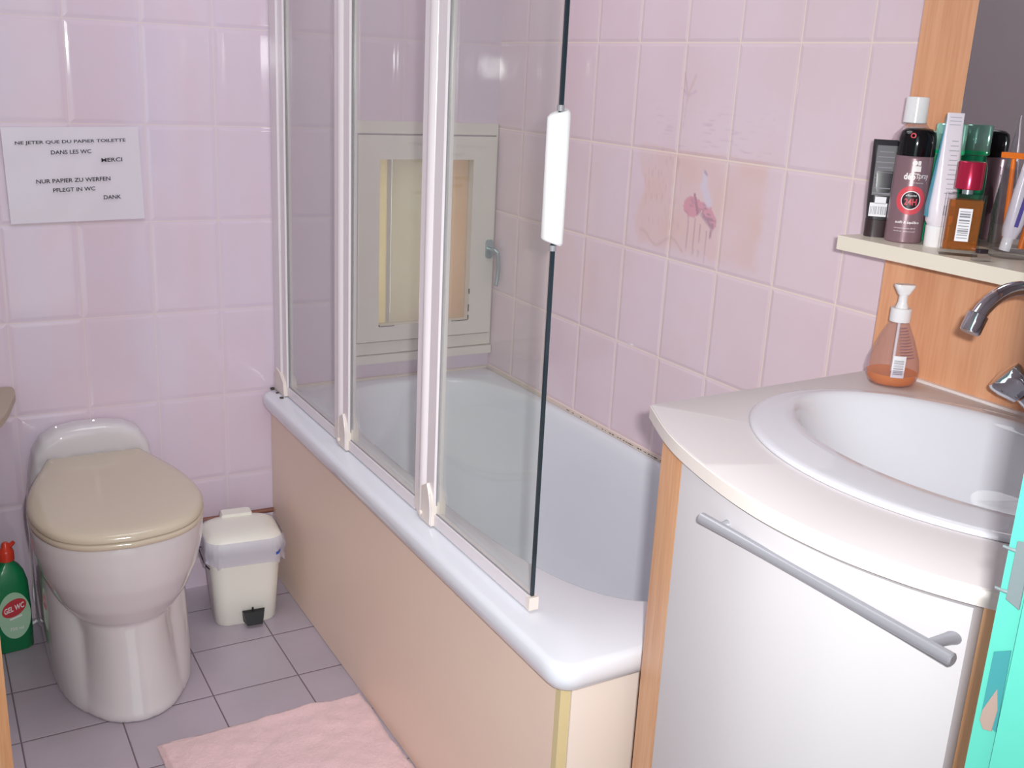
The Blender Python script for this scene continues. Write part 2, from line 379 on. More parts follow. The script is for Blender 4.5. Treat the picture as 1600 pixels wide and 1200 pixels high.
for j in range(nz + 1):
    row = []
    for i in range(ny + 1):
        y = Y0 + (Y1 - Y0) * i / ny; z = Z0 + (Z1 - Z0) * j / nz; v = me_bm.verts.new((0, y, z)); v[lay] = deco(y, z); row.append(v)
    gr.append(row)
for j in range(nz):
    for i in range(ny): me_bm.faces.new((gr[j][i], gr[j][i+1], gr[j+1][i+1], gr[j+1][i]))
def quad(y0, y1, z0, z1):
    vs = [me_bm.verts.new(p) for p in ((0, y0, z0), (0, y1, z0), (0, y1, z1), (0, y0, z1))]
    for v in vs: v[lay] = (1, 1, 1, 0)
    me_bm.faces.new(vs)
quad(-2.147, Y0, 0, 2.3); quad(Y1, 0, 0, 2.3); quad(Y0, Y1, 0, Z0); quad(Y0, Y1, Z1, 2.3)
vs_ = [me_bm.verts.new(p) for p in ((.1, -2.147, 0), (.1, 0, 0), (.1, 0, 2.3), (.1, -2.147, 2.3))]
for v in vs_: v[lay] = (1, 1, 1, 0)
me_bm.faces.new(list(reversed(vs_)))
me = bpy.data.meshes.new('wall_right'); me_bm.to_mesh(me); me_bm.free(); me.materials.append(m_right)
o = bpy.data.objects.new('wall_right', me); COL.objects.link(o); o['kind'] = 'structure'

# ---------------------------------------------------------------- window
win = bpy.data.objects.new('window_1', None); COL.objects.link(win); win.location = (-.21, 0, .56); win['kind'] = 'structure'
def wpart(name, bm, m, **k):
    o = obj(name, bm, m, None, **k); o.parent = win; o.matrix_parent_inverse = Matrix.Translation((.21, 0, -.56)); return o
def rim(bm, x0, x1, z0, z1, ix0, ix1, iz0, iz1, y0, y1):
    # four boards round an opening
    box(bm, x0, ix0, y0, y1, z0, z1); box(bm, ix1, x1, y0, y1, z0, z1); box(bm, ix0, ix1, y0, y1, iz1, z1); box(bm, ix0, ix1, y0, y1, z0, iz0); return bm
wpart('window_frame', rim(bm_new(), -.437, -.003, .590, 1.196, -.408, -.008, .622, 1.166, -.012, 0), m_frame, bevel=.002, seg=2)
wpart('casement', rim(bm_new(), -.405, -.010, .626, 1.162, WX0 + .006, WX1 - .006, WZ0 + .006, WZ1 - .006, -.020, .012), m_frame, bevel=.003, seg=3)
wpart('window_sill', box(bm_new(), -.437, -.003, -.022, 0, .566, .588), m_frame, bevel=.003)
bm = bm_new(); box(bm, WX0 + .002, WX1 - .002, .004, .007, WZ0 + .002, WZ1 - .002); wpart('window_pane', bm, m_wglass, smooth=0)
bm = bm_new()
for (x, z, l) in ((-.3435, .666, .005), (-.079, .668, .012), (-.079, .69, .02), (-.0785, .74, .014)): box(bm, x - .0015, x + .0015, -.0212, -.0195, z, z + l)
for (x0, x1) in ((-.344, -.30), (-.13, -.08)): box(bm, x0, x1, -.0210, -.0198, .6655, .6675)
wpart('cracked_putty', bm, m_mould, smooth=0)
bm = bm_new(); prism(bm, rrect(.011, .026, .009), 0, .006)
hp = obj('handle_plate', bm, m_steel, None, bevel=.0015); hp.rotation_euler = (PI/2, 0, 0); hp.location = (-.022, -.020, .862)
hp.parent = win; hp.matrix_parent_inverse = Matrix.Translation((.21, 0, -.56))
bm = bm_new(); tube(bm, spline([(-.022, -.026, .862), (-.020, -.045, .862), (-.012, -.052, .855), (-.008, -.052, .81), (-.012, -.052, .765)], 6), .0055, 10)
wpart('window_handle', bm, m_steel)
# translucent tinted strips, added behind the pane as daylight through frosted glass
sh = bpy.data.objects.new('daylight_strips', None); COL.objects.link(sh); sh.location = (-.21, .09, .66)
tag(sh, 'cream and peach daylight strips added outside the small window pane', 'daylight strips')
def spart(name, x0, x1, y, m):
    bm = bm_new(); box(bm, x0, x1, y, y + .0008, .66, 1.11); o = obj(name, bm, m, None, smooth=0); o.parent = sh; o.matrix_parent_inverse = Matrix.Translation((.21, -.09, -.66))
spart('cream_strip', -.3515, -.3085, .020, m_dayc); spart('grey_strip', -.3085, -.2955, .023, m_dayd); spart('beige_strip', -.2955, -.1225, .020, m_dayg); spart('peach_strip', -.1225, -.0725, .021, m_dayp)

# ---------------------------------------------------------------- bathtub
H = .521
tub = thing('bathtub', 'white enamel bathtub built in behind the folding glass screen', 'bathtub', (0, 0, 0))
X0, X1, YN, YF = -.664, -.002, -1.446, -.002
def outer(a, inset=0, r=.035):
    # point on the rounded rectangle rim at angle a, found by marching
    cx, cy = (X0 + X1) / 2, (YN + YF) / 2; hx, hy = (X1 - X0) / 2 - inset, (YF - YN) / 2 - inset; dx, dy = math.cos(a), math.sin(a)
    lo, hi = 0, 2
    for _ in range(32):
        t = (lo + hi) / 2; x, y = abs(dx * t), abs(dy * t)
        qx, qy = x - (hx - r), y - (hy - r)
        d = math.hypot(max(qx, 0), max(qy, 0)) + min(max(qx, qy), 0) - r
        if d > 0: hi = t
        else: lo = t
    return cx + dx * lo, cy + dy * lo
def inner(a, cx, cy, ax, ayn, ayf, n=3.4):
    # superellipse with its own length towards the near and the far end
    ca, sa = math.cos(a), math.sin(a); ay = ayf if sa > 0 else ayn
    return cx + math.copysign(abs(ca) ** (2/n), ca) * ax, cy + math.copysign(abs(sa) ** (2/n), sa) * ay
NA = 400
def oang(i):
    return 2 * PI * i / NA
loops = []
def ol(z, ins, r): loops.append([(*outer(math.atan2(math.sin(oang(i)) * .72, math.cos(oang(i)) * .33), ins, r), z) for i in range(NA)])
def il(z, cx, cy, ax, ayn, ayf, n=3.4): loops.append([(*inner(oang(i), cx, cy, ax, ayn, ayf, n), z) for i in range(NA)])
ol(.475, .012, .03); ol(.488, .002, .035); ol(.500, 0, .035); ol(.512, .001, .035); ol(.518, .005, .033); ol(.521, .013, .03)
il(.520, -.284, -.70, .266, .652, .650); il(.518, -.284, -.70, .261, .645, .645); il(.512, -.284, -.70, .256, .637, .640); il(.495, -.284, -.70, .250, .628, .630)
il(.42, -.284, -.70, .240, .612, .60, 3.2); il(.33, -.284, -.70, .226, .596, .55, 3.1); il(.22, -.284, -.70, .205, .58, .48, 3.0); il(.16, -.284, -.70, .185, .565, .43, 2.9); il(.125, -.284, -.70, .15, .53, .38, 2.8); il(.11, -.284, -.70, .09, .43, .28, 2.5); il(.108, -.284, -.70, .02, .1, .08, 2)
loft(bm := bm_new(), loops, False, True)
obj('tub_shell', bm, m_tub, tub, smooth=60)
bm = bm_new(); lathe(bm, [(.022, 0), (.022, .003), (.012, .004)], (-.284, -1.12, .1095)); obj('drain', bm, m_chrome, tub)
# yellowed joint with specks of mould along the wall
sj = obj('sealing_joint', box(box(bm_new(), -.0065, -.0005, -1.40, -.006, .5175, .5238), -.592, -.006, -.0065, -.0005, .5175, .5238), mat('aged_silicone', 'dccdc4', .6), tub); sj['label'] = 'yellowed sealing joint'
bm = bm_new()
rr = random.Random(3)
for k in range(60):
    y = -.42 - rr.random() ** .8 * .55; q = rr.uniform(.0004, .0010); box(bm, -.0072, -.0062, y - q * 3, y + q * 3, .5225 - q, .5225 + q)
for (x, y, z, q) in ((-.631, -.008, .5225, .0045), (-.630, -.045, .522, .003), (-.633, -.090, .522, .004)): box(bm, x - q, x + q, y - q, y + q, z - q * .5, z + q * .5)
ms = obj('mould_specks', bm, m_mould, sj, smooth=0); ms['label'] = 'dark mould specks'; ms['kind'] = 'stuff'

def child(parent, name, bm, m, **k):
    o = obj(name, bm, m, None, **k); o.parent = parent; o.matrix_parent_inverse = Matrix.Translation(-Vector(parent.location)); return o
fp = child(tub, 'front_panel', box(bm_new(), -.634, -.616, -1.396, -.002, .002, .478), m_panel, bevel=.001, seg=1); fp['label'] = 'long beige front panel'
eb = obj('edge_band', box(bm_new(), -.634, -.616, -1.410, -1.3965, .002, .478), m_edge, fp, bevel=.002, seg=2); eb['label'] = 'yellowed edge band'
ep = child(tub, 'end_panel', box(bm_new(), -.6145, -.49, -1.411, -1.398, .002, .478), m_panel2, bevel=.001, seg=1); ep['label'] = 'pale beige end panel'

# ---------------------------------------------------------------- folding bath screen
sc = thing('bath_screen', 'folding three-panel glass bath screen with white profiles standing on the tub', 'bath screen', (-.608, 0, H))
XS = -.608; ZT = 1.92
def prof(name, y0, y1, z0=.5225, z1=ZT, t=.011, ridge=None, m=m_prof):
    bm = bm_new(); n = 10; w_ = abs(y1 - y0); yc = (y0 + y1) / 2
    pts = [(XS + t * .9 * sx, yc + w_/2 * sy) for sx, sy in ((1, 1), (-1, 1), (-1, -1), (1, -1))]
    prism(bm, pts, z0, z1); return child(sc, name, bm, m, bevel=.004, seg=4)
def vtube(name, y, r, z0, z1, m=m_prof, dx=0):
    bm = bm_new(); cyl(bm, (XS + dx, y, z0), (XS + dx, y, z1), r, n=20); return child(sc, name, bm, m)
prof('wall_profile', -.004, -.052, t=.016); prof('side_profile', -.054, -.084, t=.010)
prof('side_profile', -.420, -.444, z0=.548, t=.009); vtube('hinge_tube', -.459, .0135, .528, ZT, dx=-.002); prof('side_profile', -.475, -.505, t=.010)
prof('side_profile', -.850, -.872, z0=.548, t=.009); vtube('hinge_tube', -.887, .0135, .528, ZT, dx=-.002); prof('side_profile', -.903, -.934, t=.010)
for (y0, y1, last) in ((-.084, -.420, 0), (-.505, -.850, 0), (-.934, -1.272, 1)):
    bm = bm_new(); box(bm, XS - .0025, XS + .0025, y1, y0, .5445, ZT); child(sc, 'glass_pane', bm, m_screen, smooth=0)
    bm = bm_new(); box(bm, XS - .008, XS + .008, y1 + (.0 if last else 0), y0, .5225, .5445); child(sc, 'bottom_rail', bm, m_prof, bevel=.003)
    bm = bm_new(); box(bm, XS - .0042, XS - .0024, y1 + (0 if last else .0), y0, .5445, .5462); child(sc, 'glass_seal', bm, m_seal, smooth=0)
    bm = bm_new(); box(bm, XS - .0042, XS - .0024, y0 - .0016, y0, .5462, ZT); child(sc, 'glass_seal', bm, m_seal, smooth=0)
bm = bm_new(); box(bm, XS - .0028, XS + .0028, -1.2765, -1.2722, .5445, ZT); child(sc, 'polished_glass_edge', bm, m_glassedge, bevel=.001, seg=2)
bm = bm_new(); box(bm, XS - .0085, XS + .0085, -1.281, -1.270, .5222, .5440); child(sc, 'rail_end_cap', bm, m_creamp, bevel=.002)
for yc in (-.489, -.918):
    # moulded corner pieces at the foot of each hinge
    bm = bm_new(); pts = [(yc - .017, .5222), (yc - .018, .56), (yc - .012, .583), (yc + .004, .60), (yc + .030, .585), (yc + .050, .565), (yc + .056, .538), (yc + .030, .5222)]
    loft(bm, [[(XS - .0145, y, z) for y, z in pts], [(XS + .0145, y, z) for y, z in pts]]); child(sc, 'hinge_foot', bm, m_creamp, bevel=.003)
    bm = bm_new(); tube(bm, spline([(XS - .0145, yc - .014, .525), (XS - .0148, yc - .014, .56), (XS - .0146, yc - .008, .582), (XS - .0146, yc + .0, .60)], 5), .0018, 8); child(sc, 'foot_rib', bm, m_prof)
    bm = bm_new(); cyl(bm, (XS - .0145, yc + .024, .535), (XS - .019, yc + .024, .535), .0045); child(sc, 'foot_screw', bm, m_creamp)
bm = bm_new(); pts = [(-.006, .5222), (-.006, .56), (-.02, .58), (-.05, .575), (-.078, .556), (-.086, .5222)]
loft(bm, [[(XS - .0175, y, z) for y, z in pts], [(XS + .0175, y, z) for y, z in pts]]); child(sc, 'hinge_foot', bm, m_creamp, bevel=.003)
# white clip-on handle: a slit tube closed round the glass edge, ends cut on the slant
bm = bm_new(); n = 22; zc0, zc1 = 1.093, 1.283; loops = []
cyh = -1.272
for (zz, sl, k_) in ((zc0, 1, .78), (zc0 + .004, 1, 1.0), (zc1 - .004, -1, 1.0), (zc1, -1, .78)):
    lp = []
    for i in range(n):
        a = 2*PI*i/n; dx = .0165 * k_ * math.cos(a); dy = .0155 * k_ * math.sin(a)
        lp.append((XS + dx - .001, cyh + dy, zz + sl * (.009 * (-dx/.0165) * -1 * 0 + .012 * abs(dy - 0) / .0155 * 0) + sl * .010 * (1 - math.cos(a)) / 2 * .9))
    loops.append(lp)
loft(bm, loops); child(sc, 'screen_handle', bm, m_handle, smooth=50)
for zz in (1.0915, 1.2835):
    bm = bm_new(); cyl(bm, (XS, -1.2735, zz - .004), (XS, -1.2735, zz + .004), .0052); child(sc, 'handle_clip', bm, m_seal)

sc.location.z += .0015

# ---------------------------------------------------------------- vanity unit
TZ = .895
cpts = [(-.5243, -1.4211), (-.5666, -1.5091), (-.5926, -1.5812), (-.6164, -1.6805), (-.6255, -1.7638), (-.6197, -1.8501), (-.6034, -1.9168), (-.5853, -1.9611), (-.5600, -2.005), (-.515, -2.065), (-.478, -2.10)]
curve = [(p.x, p.y) for p in spline([(x, y, 0) for x, y in cpts], 6)]
def offs(c, d):
    out = []
    for i, (x, y) in enumerate(c):
        x0, y0 = c[max(i-1, 0)]; x1, y1 = c[min(i+1, len(c)-1)]; tx, ty = x1 - x0, y1 - y0; l = math.hypot(tx, ty); out.append((x - ty / l * d * -1 * -1 * -1, y - tx / l * d * 1 * 0 + tx / l * d * 0 - 0))
    return out
inset = [(x + .006, y) for x, y in curve]
van = thing('vanity_unit', 'white bow-fronted vanity unit with beech post under the washbasin', 'vanity unit', (-.3, -1.77, 0))
bm = bm_new(); box(bm, -.47, -.045, -2.08, -2.062, .06, .872); box(bm, -.06, -.045, -2.061, -1.475, .06, .872); box(bm, -.47, -.062, -2.061, -1.475, .06, .078); child(van, 'carcass', bm, m_wood, smooth=0)
post = [(-.526, -1.468), (-.5515, -1.488), (-.5690, -1.530), (-.5805, -1.5645), (-.47, -1.5645), (-.47, -1.468)]
bm = bm_new(); prism(bm, post, .004, .8735); child(van, 'corner_post', bm, m_wood2, bevel=.0015, seg=2, smooth=25)
bm = bm_new(); box(bm, -.4695, -.042, -1.474, -1.455, .53, .8735); box(bm, -.4695, -.042, -1.474, -1.4685, .004, .53); child(van, 'side_panel', bm, m_wood)
dp = [p for p in inset if p[1] < -1.5670 and p[1] > -1.984]
post2 = [(x + .0065, y) for x, y in curve if y < -1.985] + [(-.45, -2.095), (-.45, -1.992)]
bm = bm_new(); prism(bm, post2, .004, .8735); child(van, 'corner_post', bm, m_wood2, bevel=.001, seg=1, smooth=25)
bm = bm_new(); prism(bm, dp + [(x + .019, y) for x, y in reversed(dp)], .07, .8700)
door = child(van, 'vanity_door', bm, m_door, bevel=.0015, seg=2, smooth=25)
door2 = child(van, 'plinth', box(bm_new(), -.45, -.06, -2.07, -1.545, .0, .06), m_wood)
hb = .8425
bm = bm_new(); tube(bm, [(-.627, -1.662, .8415), (-.6269, -1.6635, .8415), (-.6071, -1.996, .8335), (-.607, -1.9975, .8335)], [.0050, .0065, .0065, .005], 20)
def sub(parent, name, bm, m, **k):
    o = obj(name, bm, m, None, **k); o.parent = parent
    # undo the grandparent's translation
    o.matrix_parent_inverse = Matrix.Identity(4); return o
hand = sub(door, 'door_handle', bm, m_greym, smooth=30)
bpy.context.view_layer.update()
for y, xb, xd, hb in ((-1.690, -.6253, -.6110, .8409), (-1.968, -.6087, -.5750, .8342)):
    bm = bm_new(); tube(bm, [(xb + .002, y, hb), (xb + .008, y, hb), (xd - .004, y - .002, hb), (xd + .006, y - .002, hb)], [.0042, .0046, .0062, .0085], 16); sub(door, 'handle_foot', bm, m_greym)

bm = bm_new(); top = [(-.0405, -1.400)] + curve + [(-.0405, -2.10)]
prism(bm, top, TZ - .020, TZ)
ct = thing('vanity_worktop', 'pale curved worktop of the vanity around the washbasin', 'worktop', (-.3, -1.77, TZ))
# cut the basin hole by building the top as a ring
bm.free(); bm = bm_new()
scx, scy = -.295, -1.745
def ring_angle(i, n=180): return 2*PI*i/n
def sinkpt(a, ax, ay, cx=scx, cy=scy, n=2.25):
    ca, sa = math.cos(a), math.sin(a); return cx + math.copysign(abs(ca)**(2/n), ca)*ax, cy + math.copysign(abs(sa)**(2/n), sa)*ay
def ray_poly(cx, cy, dx, dy, poly):
    best = 1e9
    for i in range(len(poly)):
        x1, y1 = poly[i]; x2, y2 = poly[(i+1) % len(poly)]; ex, ey = x2-x1, y2-y1; den = dx*ey - dy*ex
        if abs(den) < 1e-12: continue
        t = ((x1-cx)*ey - (y1-cy)*ex)/den; s = ((x1-cx)*dy - (y1-cy)*dx)/den
        if t > 0 and -1e-6 <= s <= 1+1e-6: best = min(best, t)
    return cx + dx*best, cy + dy*best
NS = 180
angs = sorted(set([math.atan2(y - scy, x - scx) for x, y in top] + [2*PI*i/NS - PI for i in range(NS)]))
def shrink(poly, d):
    cx = sum(p[0] for p in poly)/len(poly); cy = sum(p[1] for p in poly)/len(poly)
    return [(x + (cx - x) / math.hypot(cx-x, cy-y) * d, y + (cy - y) / math.hypot(cx-x, cy-y) * d) for x, y in poly]
def oloop(z, d): 
    pl = shrink(top, d) if d else top
    return [(*ray_poly(scx, scy, math.cos(a), math.sin(a), pl), z) for a in angs]
def iloop(z, ax, ay): return [(scx + ax*ay/math.hypot(ay*math.cos(a), ax*math.sin(a))*math.cos(a), scy + ax*ay/math.hypot(ay*math.cos(a), ax*math.sin(a))*math.sin(a), z) for a in angs]
loft(bm, [iloop(TZ - .020, .20, .26), oloop(TZ - .020, .003), oloop(TZ - .0185, 0), oloop(TZ - .0012, 0), oloop(TZ - .0003, .0004), oloop(TZ, .0013), iloop(TZ, .20, .26), iloop(TZ - .020, .20, .26)], False, False)
bmesh.ops.remove_doubles(bm, verts=bm.verts, dist=1e-5)
child(ct, 'top_board', bm, m_top, smooth=35)
# front edge band
bm = bm_new(); fr_ = curve
loft(bm, [[(x, y, TZ - .0192) for x, y in fr_], [(x - .0012, y, TZ - .0190) for x, y in fr_], [(x - .0012, y, TZ - .0022) for x, y in fr_], [(x, y, TZ - .0016) for x, y in fr_]], False, False, closed=False)
child(ct, 'edge_band', bm, m_topedge, smooth=60)
bm = bm_new(); box(bm, -.0485, -.0405, -2.09, -1.402, TZ, TZ + .004); child(ct, 'sealing_bead', bm, m_sil, bevel=.0015)
# washbasin
sk = thing('washbasin', 'white oval ceramic washbasin set into the vanity counter', 'washbasin', (scx, scy, TZ))
def sl_(z, ax, ay, cx=-.295, cy=-1.745): return [(cx + ax*math.cos(2*PI*i/96), cy + ay*math.sin(2*PI*i/96), z) for i in range(96)]
loops = [sl_(TZ + .0006, .222, .285), sl_(TZ + .004, .2235, .2865), sl_(TZ + .0065, .220, .283), sl_(TZ + .0075, .212, .277), sl_(TZ + .0070, .196, .268, -.289), sl_(TZ + .0095, .178, .262, -.282), sl_(TZ + .0090, .168, .256, -.277), sl_(TZ + .005, .160, .250, -.276), sl_(TZ - .004, .153, .243, -.276), sl_(TZ - .03, .143, .228, -.276), sl_(TZ - .07, .122, .195, -.276), sl_(TZ - .105, .09, .145, -.276), sl_(TZ - .125, .05, .08, -.276), sl_(TZ - .130, .02, .02, -.276)]
loft(bm := bm_new(), loops, False, True); child(sk, 'basin_bowl', bm, m_sink, smooth=80)
bm = bm_new(); lathe(bm, [(.021, 0), (.021, .003), (.014, .004)], (-.276, -1.745, TZ - .1295)); child(sk, 'drain', bm, m_chrome)

# mixer tap
tp = thing('mixer_tap', 'chrome mixer tap with swan-neck spout at the back of the washbasin', 'tap', (-.115, -1.745, TZ + .009))
ty = -1.745
bm = bm_new(); lathe(bm, [(.026, .0), (.026, .006), (.020, .012), (.018, .03), (.020, .05), (.014, .062)], (-.115, ty, TZ + .0095)); child(tp, 'tap_body', bm, m_chrome)
pth = spline([(-.116, ty, TZ + .062), (-.130, ty, .985), (-.154, ty, 1.02), (-.162, ty, 1.040)], 5)[:-1]; pth = [tuple(p) for p in pth]
for i in range(0, 15):
    a = i/14 * math.radians(145) + .05; pth.append((-.239 + .078*math.cos(a), ty, 1.041 + .066*math.sin(a)))
bm = bm_new(); tube(bm, pth, .0092, 20); child(tp, 'spout', bm, m_chrome)
e = Vector(pth[-1]); d_ = (Vector(pth[-1]) - Vector(pth[-2])).normalized(); d_ = (d_ + Vector((0, 0, -.6))).normalized()
bm = bm_new(); tube(bm, [e - d_*.004, e - d_*.003, e + d_*.018, e + d_*.020], [.0098, .0122, .0122, .0108], 24); child(tp, 'aerator', bm, m_chrome)
for sy, nm in ((1, 'far'), (-1, 'near')):
    b0 = Vector((-.118, ty + sy*.020, TZ + .040)); ax = Vector((-.42, sy*.62, .62)).normalized()
    bm = bm_new(); tube(bm, [b0, b0 + ax*.022], [.013, .0125], 20); child(tp, 'valve_neck', bm, m_chrome)
    x_, y_ = frame(ax); loops = []
    for t, r in ((.023, .010), (.025, .015), (.045, .0215), (.058, .0235), (.062, .022), (.063, .018)):
        loops.append([tuple(b0 + ax*t + (x_*math.cos(2*PI*k/36) + y_*math.sin(2*PI*k/36)) * r * (1 + .13*math.cos(3*2*PI*k/36))) for k in range(36)])
    loft(bm := bm_new(), loops); child(tp, 'valve_knob', bm, m_chrome, smooth=50)

# back panel with mirror, shelf
bp_ = thing('mirror_panel', 'tall beech back panel with a mirror above the vanity', 'mirror panel', (-.02, -1.74, TZ))
child(bp_, 'back_board', box(bm_new(), -.040, -.002, -2.10, -1.376, .90 - .005, 2.0), m_wood, bevel=.001, seg=1)
child(bp_, 'mirror', box(bm_new(), -.045, -.0405, -2.05, -1.475, 1.1185, 1.95), m_mirror, bevel=.0008, seg=1, smooth=0)
SZ = 1.118
bm = bm_new(); box(bm, -.185, -.0455, -2.08, -1.404, SZ - .021, SZ)
tag(obj('wall_shelf', bm, m_shelf, bevel=.0015, seg=2), 'narrow cream shelf full of toiletries below the mirror', 'shelf')

# ---------------------------------------------------------------- toiletries on the shelf (each built round its own base)
GA = math.atan2(-.72, -.69)            # towards the middle of the room
def T(name, label, cat, x, y, z=SZ, rz=0, group=None): return thing(name, label, cat, (x, y, z), (0, 0, rz), group)
# black cosmetic tube
t = T('cosmetic_tube', 'black cosmetic tube with white barcode sticker, leftmost on the shelf', 'tube', -.130, -1.426, rz=-.72)
bm = bm_new(); loft(bm, [[(x, y, z) for x, y in rrect(hx, hy, min(hx, hy)*.8)] for z, hx, hy in ((.026, .0175, .0145), (.05, .0195, .0145), (.09, .0205, .0125), (.132, .0215, .006), (.142, .0215, .002))]); obj('tube_body', bm, m_blktube, t)
bm = bm_new(); loft(bm, [[(x, y, z) for x, y in rrect(hx, hx*.8, hx*.7)] for z, hx in ((0, .0175), (.0255, .0180))]); obj('tube_cap', bm, mat('brown_black_cap', '3a2c30', .3), t, bevel=.001)
def face_on(bmx, x, y, z, tilt=0): return lambda p: (x + p.x, y + p.y * tilt, z + p.y)
bm = bm_new(); join_bm(bm, grid_bm(.028, .072, 1, 1), lambda p: (p.x - .002, -.0140 + (p.y + .036) * .075, .098 + p.y)); obj('printed_panel', bm, m_grelab, t, smooth=0)
bm = bm_new(); join_bm(bm, grid_bm(.025, .020, 1, 1), lambda p: (p.x - .004, -.0153, .041 + p.y)); join_bm(bm, grid_bm(.016, .010, 1, 1), lambda p: (p.x - .002, -.0153, .055 + p.y)); lb = obj('barcode_label', bm, m_labw, t, smooth=0)
bm = bm_new(); join_bm(bm, bars_bm(.022, .012, 4), lambda p: (p.x - .004, -.0156, .040 + p.y)); obj('printed_bars', bm, m_inkgrey, lb, smooth=0)
bm = bm_new()
for q in range(9): join_bm(bm, grid_bm(.020 + .003*((q*7) % 3), .0014, 1, 1), lambda p, q=q: (p.x - .002, -.0142 + (.125 - q*.0075 - .062) * .075, .125 - q*.0075 + p.y))
obj('printed_lines', bm, m_inkgrey, t, smooth=0)

# deodorant can
t = T('deodorant_can', 'mauve deodorant spray can with black cap and red ring emblem', 'spray can', -.127, -1.474)
R0 = .0262; 
bm = bm_new(); lathe(bm, [(.0245, 0), (R0, .002), (R0, .120), (.0255, .1225), (.0250, .1235)], n=48); obj('can_body', bm, m_mauve, t)
bm = bm_new(); lathe(bm, [(.0258, .1235), (.0262, .125), (.0258, .148), (.0238, .157), (.018, .1615), (.010, .163)], n=48); obj('can_cap', bm, m_blackg, t)
ga = GA - .12
def lab(name, bmx, ang, z, m, parent=t, r=R0, eps=.0003): 
    for _ in range(4):
        es = [e for e in bmx.edges if e.calc_length() > .004]
        if not es: break
        bmesh.ops.subdivide_edges(bmx, edges=es, cuts=1, use_grid_fill=True); bmesh.ops.triangulate(bmx, faces=bmx.faces)
    bm = bm_new(); join_bm(bm, bmx, wrap(r, ang, z, eps)); return obj(name, bm, m, parent, smooth=0)
lab('red_ring', disc_bm(.0130, .0205), ga + .12, .062, m_ring)
lab('dark_disc', disc_bm(0, .0130), ga + .12, .062, m_dark)
lab('white_circle', disc_bm(.0122, .0134), ga + .12, .062, m_whiteink, eps=.0005)
lab('ring_text', text_mesh('24H', .017, .0095, bold=.03), ga + .12, .060, m_ring, eps=.0006)
lab('ring_text', text_mesh('efficacité', .015, .0030), ga + .12, .0690, m_whiteink, eps=.0006)
lab('brand_text', text_mesh('déo', .0160, .0095, bold=.04), ga - .12, .0955, m_whiteink)
lab('brand_text', text_mesh('spray', .0180, .0080), ga + .58, .0945, m_whiteink)
lab('small_text', text_mesh('pour homme', .018, .0022), ga + .30, .0868, m_whiteink)
lab('small_text', text_mesh('actifs & équilibre', .034, .0050, bold=.02), ga + .12, .030, m_whiteink)
lab('small_text', text_mesh('anti-traces blanches 200 ml', .030, .0018), ga + .02, .022, m_whiteink)
lab('small_text', text_mesh('sans alcool', .030, .0016), ga + .02, .0175, m_whiteink)
emb = bm_new(); join_bm(emb, grid_bm(.012, .008, 1, 1), lambda p: (p.x, p.y - .003, 0)); join_bm(emb, disc_bm(.0, .0035), lambda p: (p.x - .003, p.y + .005, 0)); join_bm(emb, grid_bm(.004, .006, 1, 1), lambda p: (p.x + .003, p.y + .005, 0)); join_bm(emb, grid_bm(.010, .0012, 1, 1), lambda p: (p.x, p.y - .010, 0))
lab('white_emblem', emb, ga + .18, .1095, m_whiteink)
lab('cap_emblem', disc_bm(.0022, .0038), ga - .25, .152, m_ring, r=.0248, eps=.0008)

# clear bottle with white cap
t = T('shampoo_bottle', 'tall clear bottle with white cap standing behind the mauve spray can', 'bottle', -.0800, -1.4290, rz=.62)
bm = bm_new(); lathe(bm, [(.0150, 0), (.0165, .003), (.0168, .07), (.0170, .124), (.0164, .138), (.0145, .150), (.0105, .159), (.0075, .166), (.0070, .170)], n=40, sx=1.0, sy=1.95); obj('bottle_body', bm, m_clearp, t)
bm = bm_new(); lathe(bm, [(.0150, .1665), (.0168, .168), (.0163, .203), (.0150, .2045)], n=40); bc = obj('bottle_cap', bm, m_whcap, t); bc.location = (0, .003, 0)
# green bottle with green silver cap
t = T('shower_gel_bottle', 'green bottle with shiny silvery green cap between spray can and toothpaste tube', 'bottle', -.0735, -1.487)
bm = bm_new(); lathe(bm, [(.020, 0), (.0235, .003), (.0235, .090), (.0225, .110), (.0190, .120), (.0190, .126)], n=40); obj('bottle_body', bm, m_grnb, t)
bm = bm_new(); lathe(bm, [(.0205, .1265), (.0215, .128), (.0215, .168), (.020, .170)], n=40); obj('bottle_cap', bm, m_grncap, t)
bm = bm_new(); lathe(bm, [(.0219, .1275), (.0221, .1280), (.0221, .1325), (.0219, .133)], n=40, cap0=False, cap1=False); obj('cap_band', bm, mat('bright_green_band', '18c27c', .2), t)

# toothpaste tube standing on its cap
def tooth(t, h=.215, stripe=m_cyan):
    bm = bm_new(); loft(bm, [[(x, y, z) for x, y in rrect(hx, hy, min(hx, hy)*.9)] for z, hx, hy in ((.030, .0150, .0150), (.036, .0185, .0160), (.055, .0195, .0150), (.09, .0170, .0110), (.14, .0140, .0055), (h - .01, .0118, .0016), (h, .0118, .0012))]); obj('tube_body', bm, m_tubew, t)
    bm = bm_new(); loft(bm, [[(x, y, z) for x, y in rrect(r, r*.93, r*.85)] for z, r in ((0, .0150), (.0015, .0160), (.0295, .0165), (.030, .015))]); obj('tube_cap', bm, m_whcap, t)
    bm = bm_new(); pts = ((.042, .0188, .0155), (.055, .0195, .0150), (.09, .0170, .0110), (.14, .0140, .0055), (h - .004, .0118, .0016))
    loft(bm, [[(-hx - .0006, -hy*.55, z), (-hx - .0010, 0, z), (-hx - .0006, hy*.55, z)] for z, hx, hy in pts], False, False, closed=False); obj('cyan_stripe', bm, stripe, t)
t = T('toothpaste_tube', 'white toothpaste tube standing on its cap between can and perfume', 'tube', -.116, -1.523, rz=-.55); tooth(t, .186)
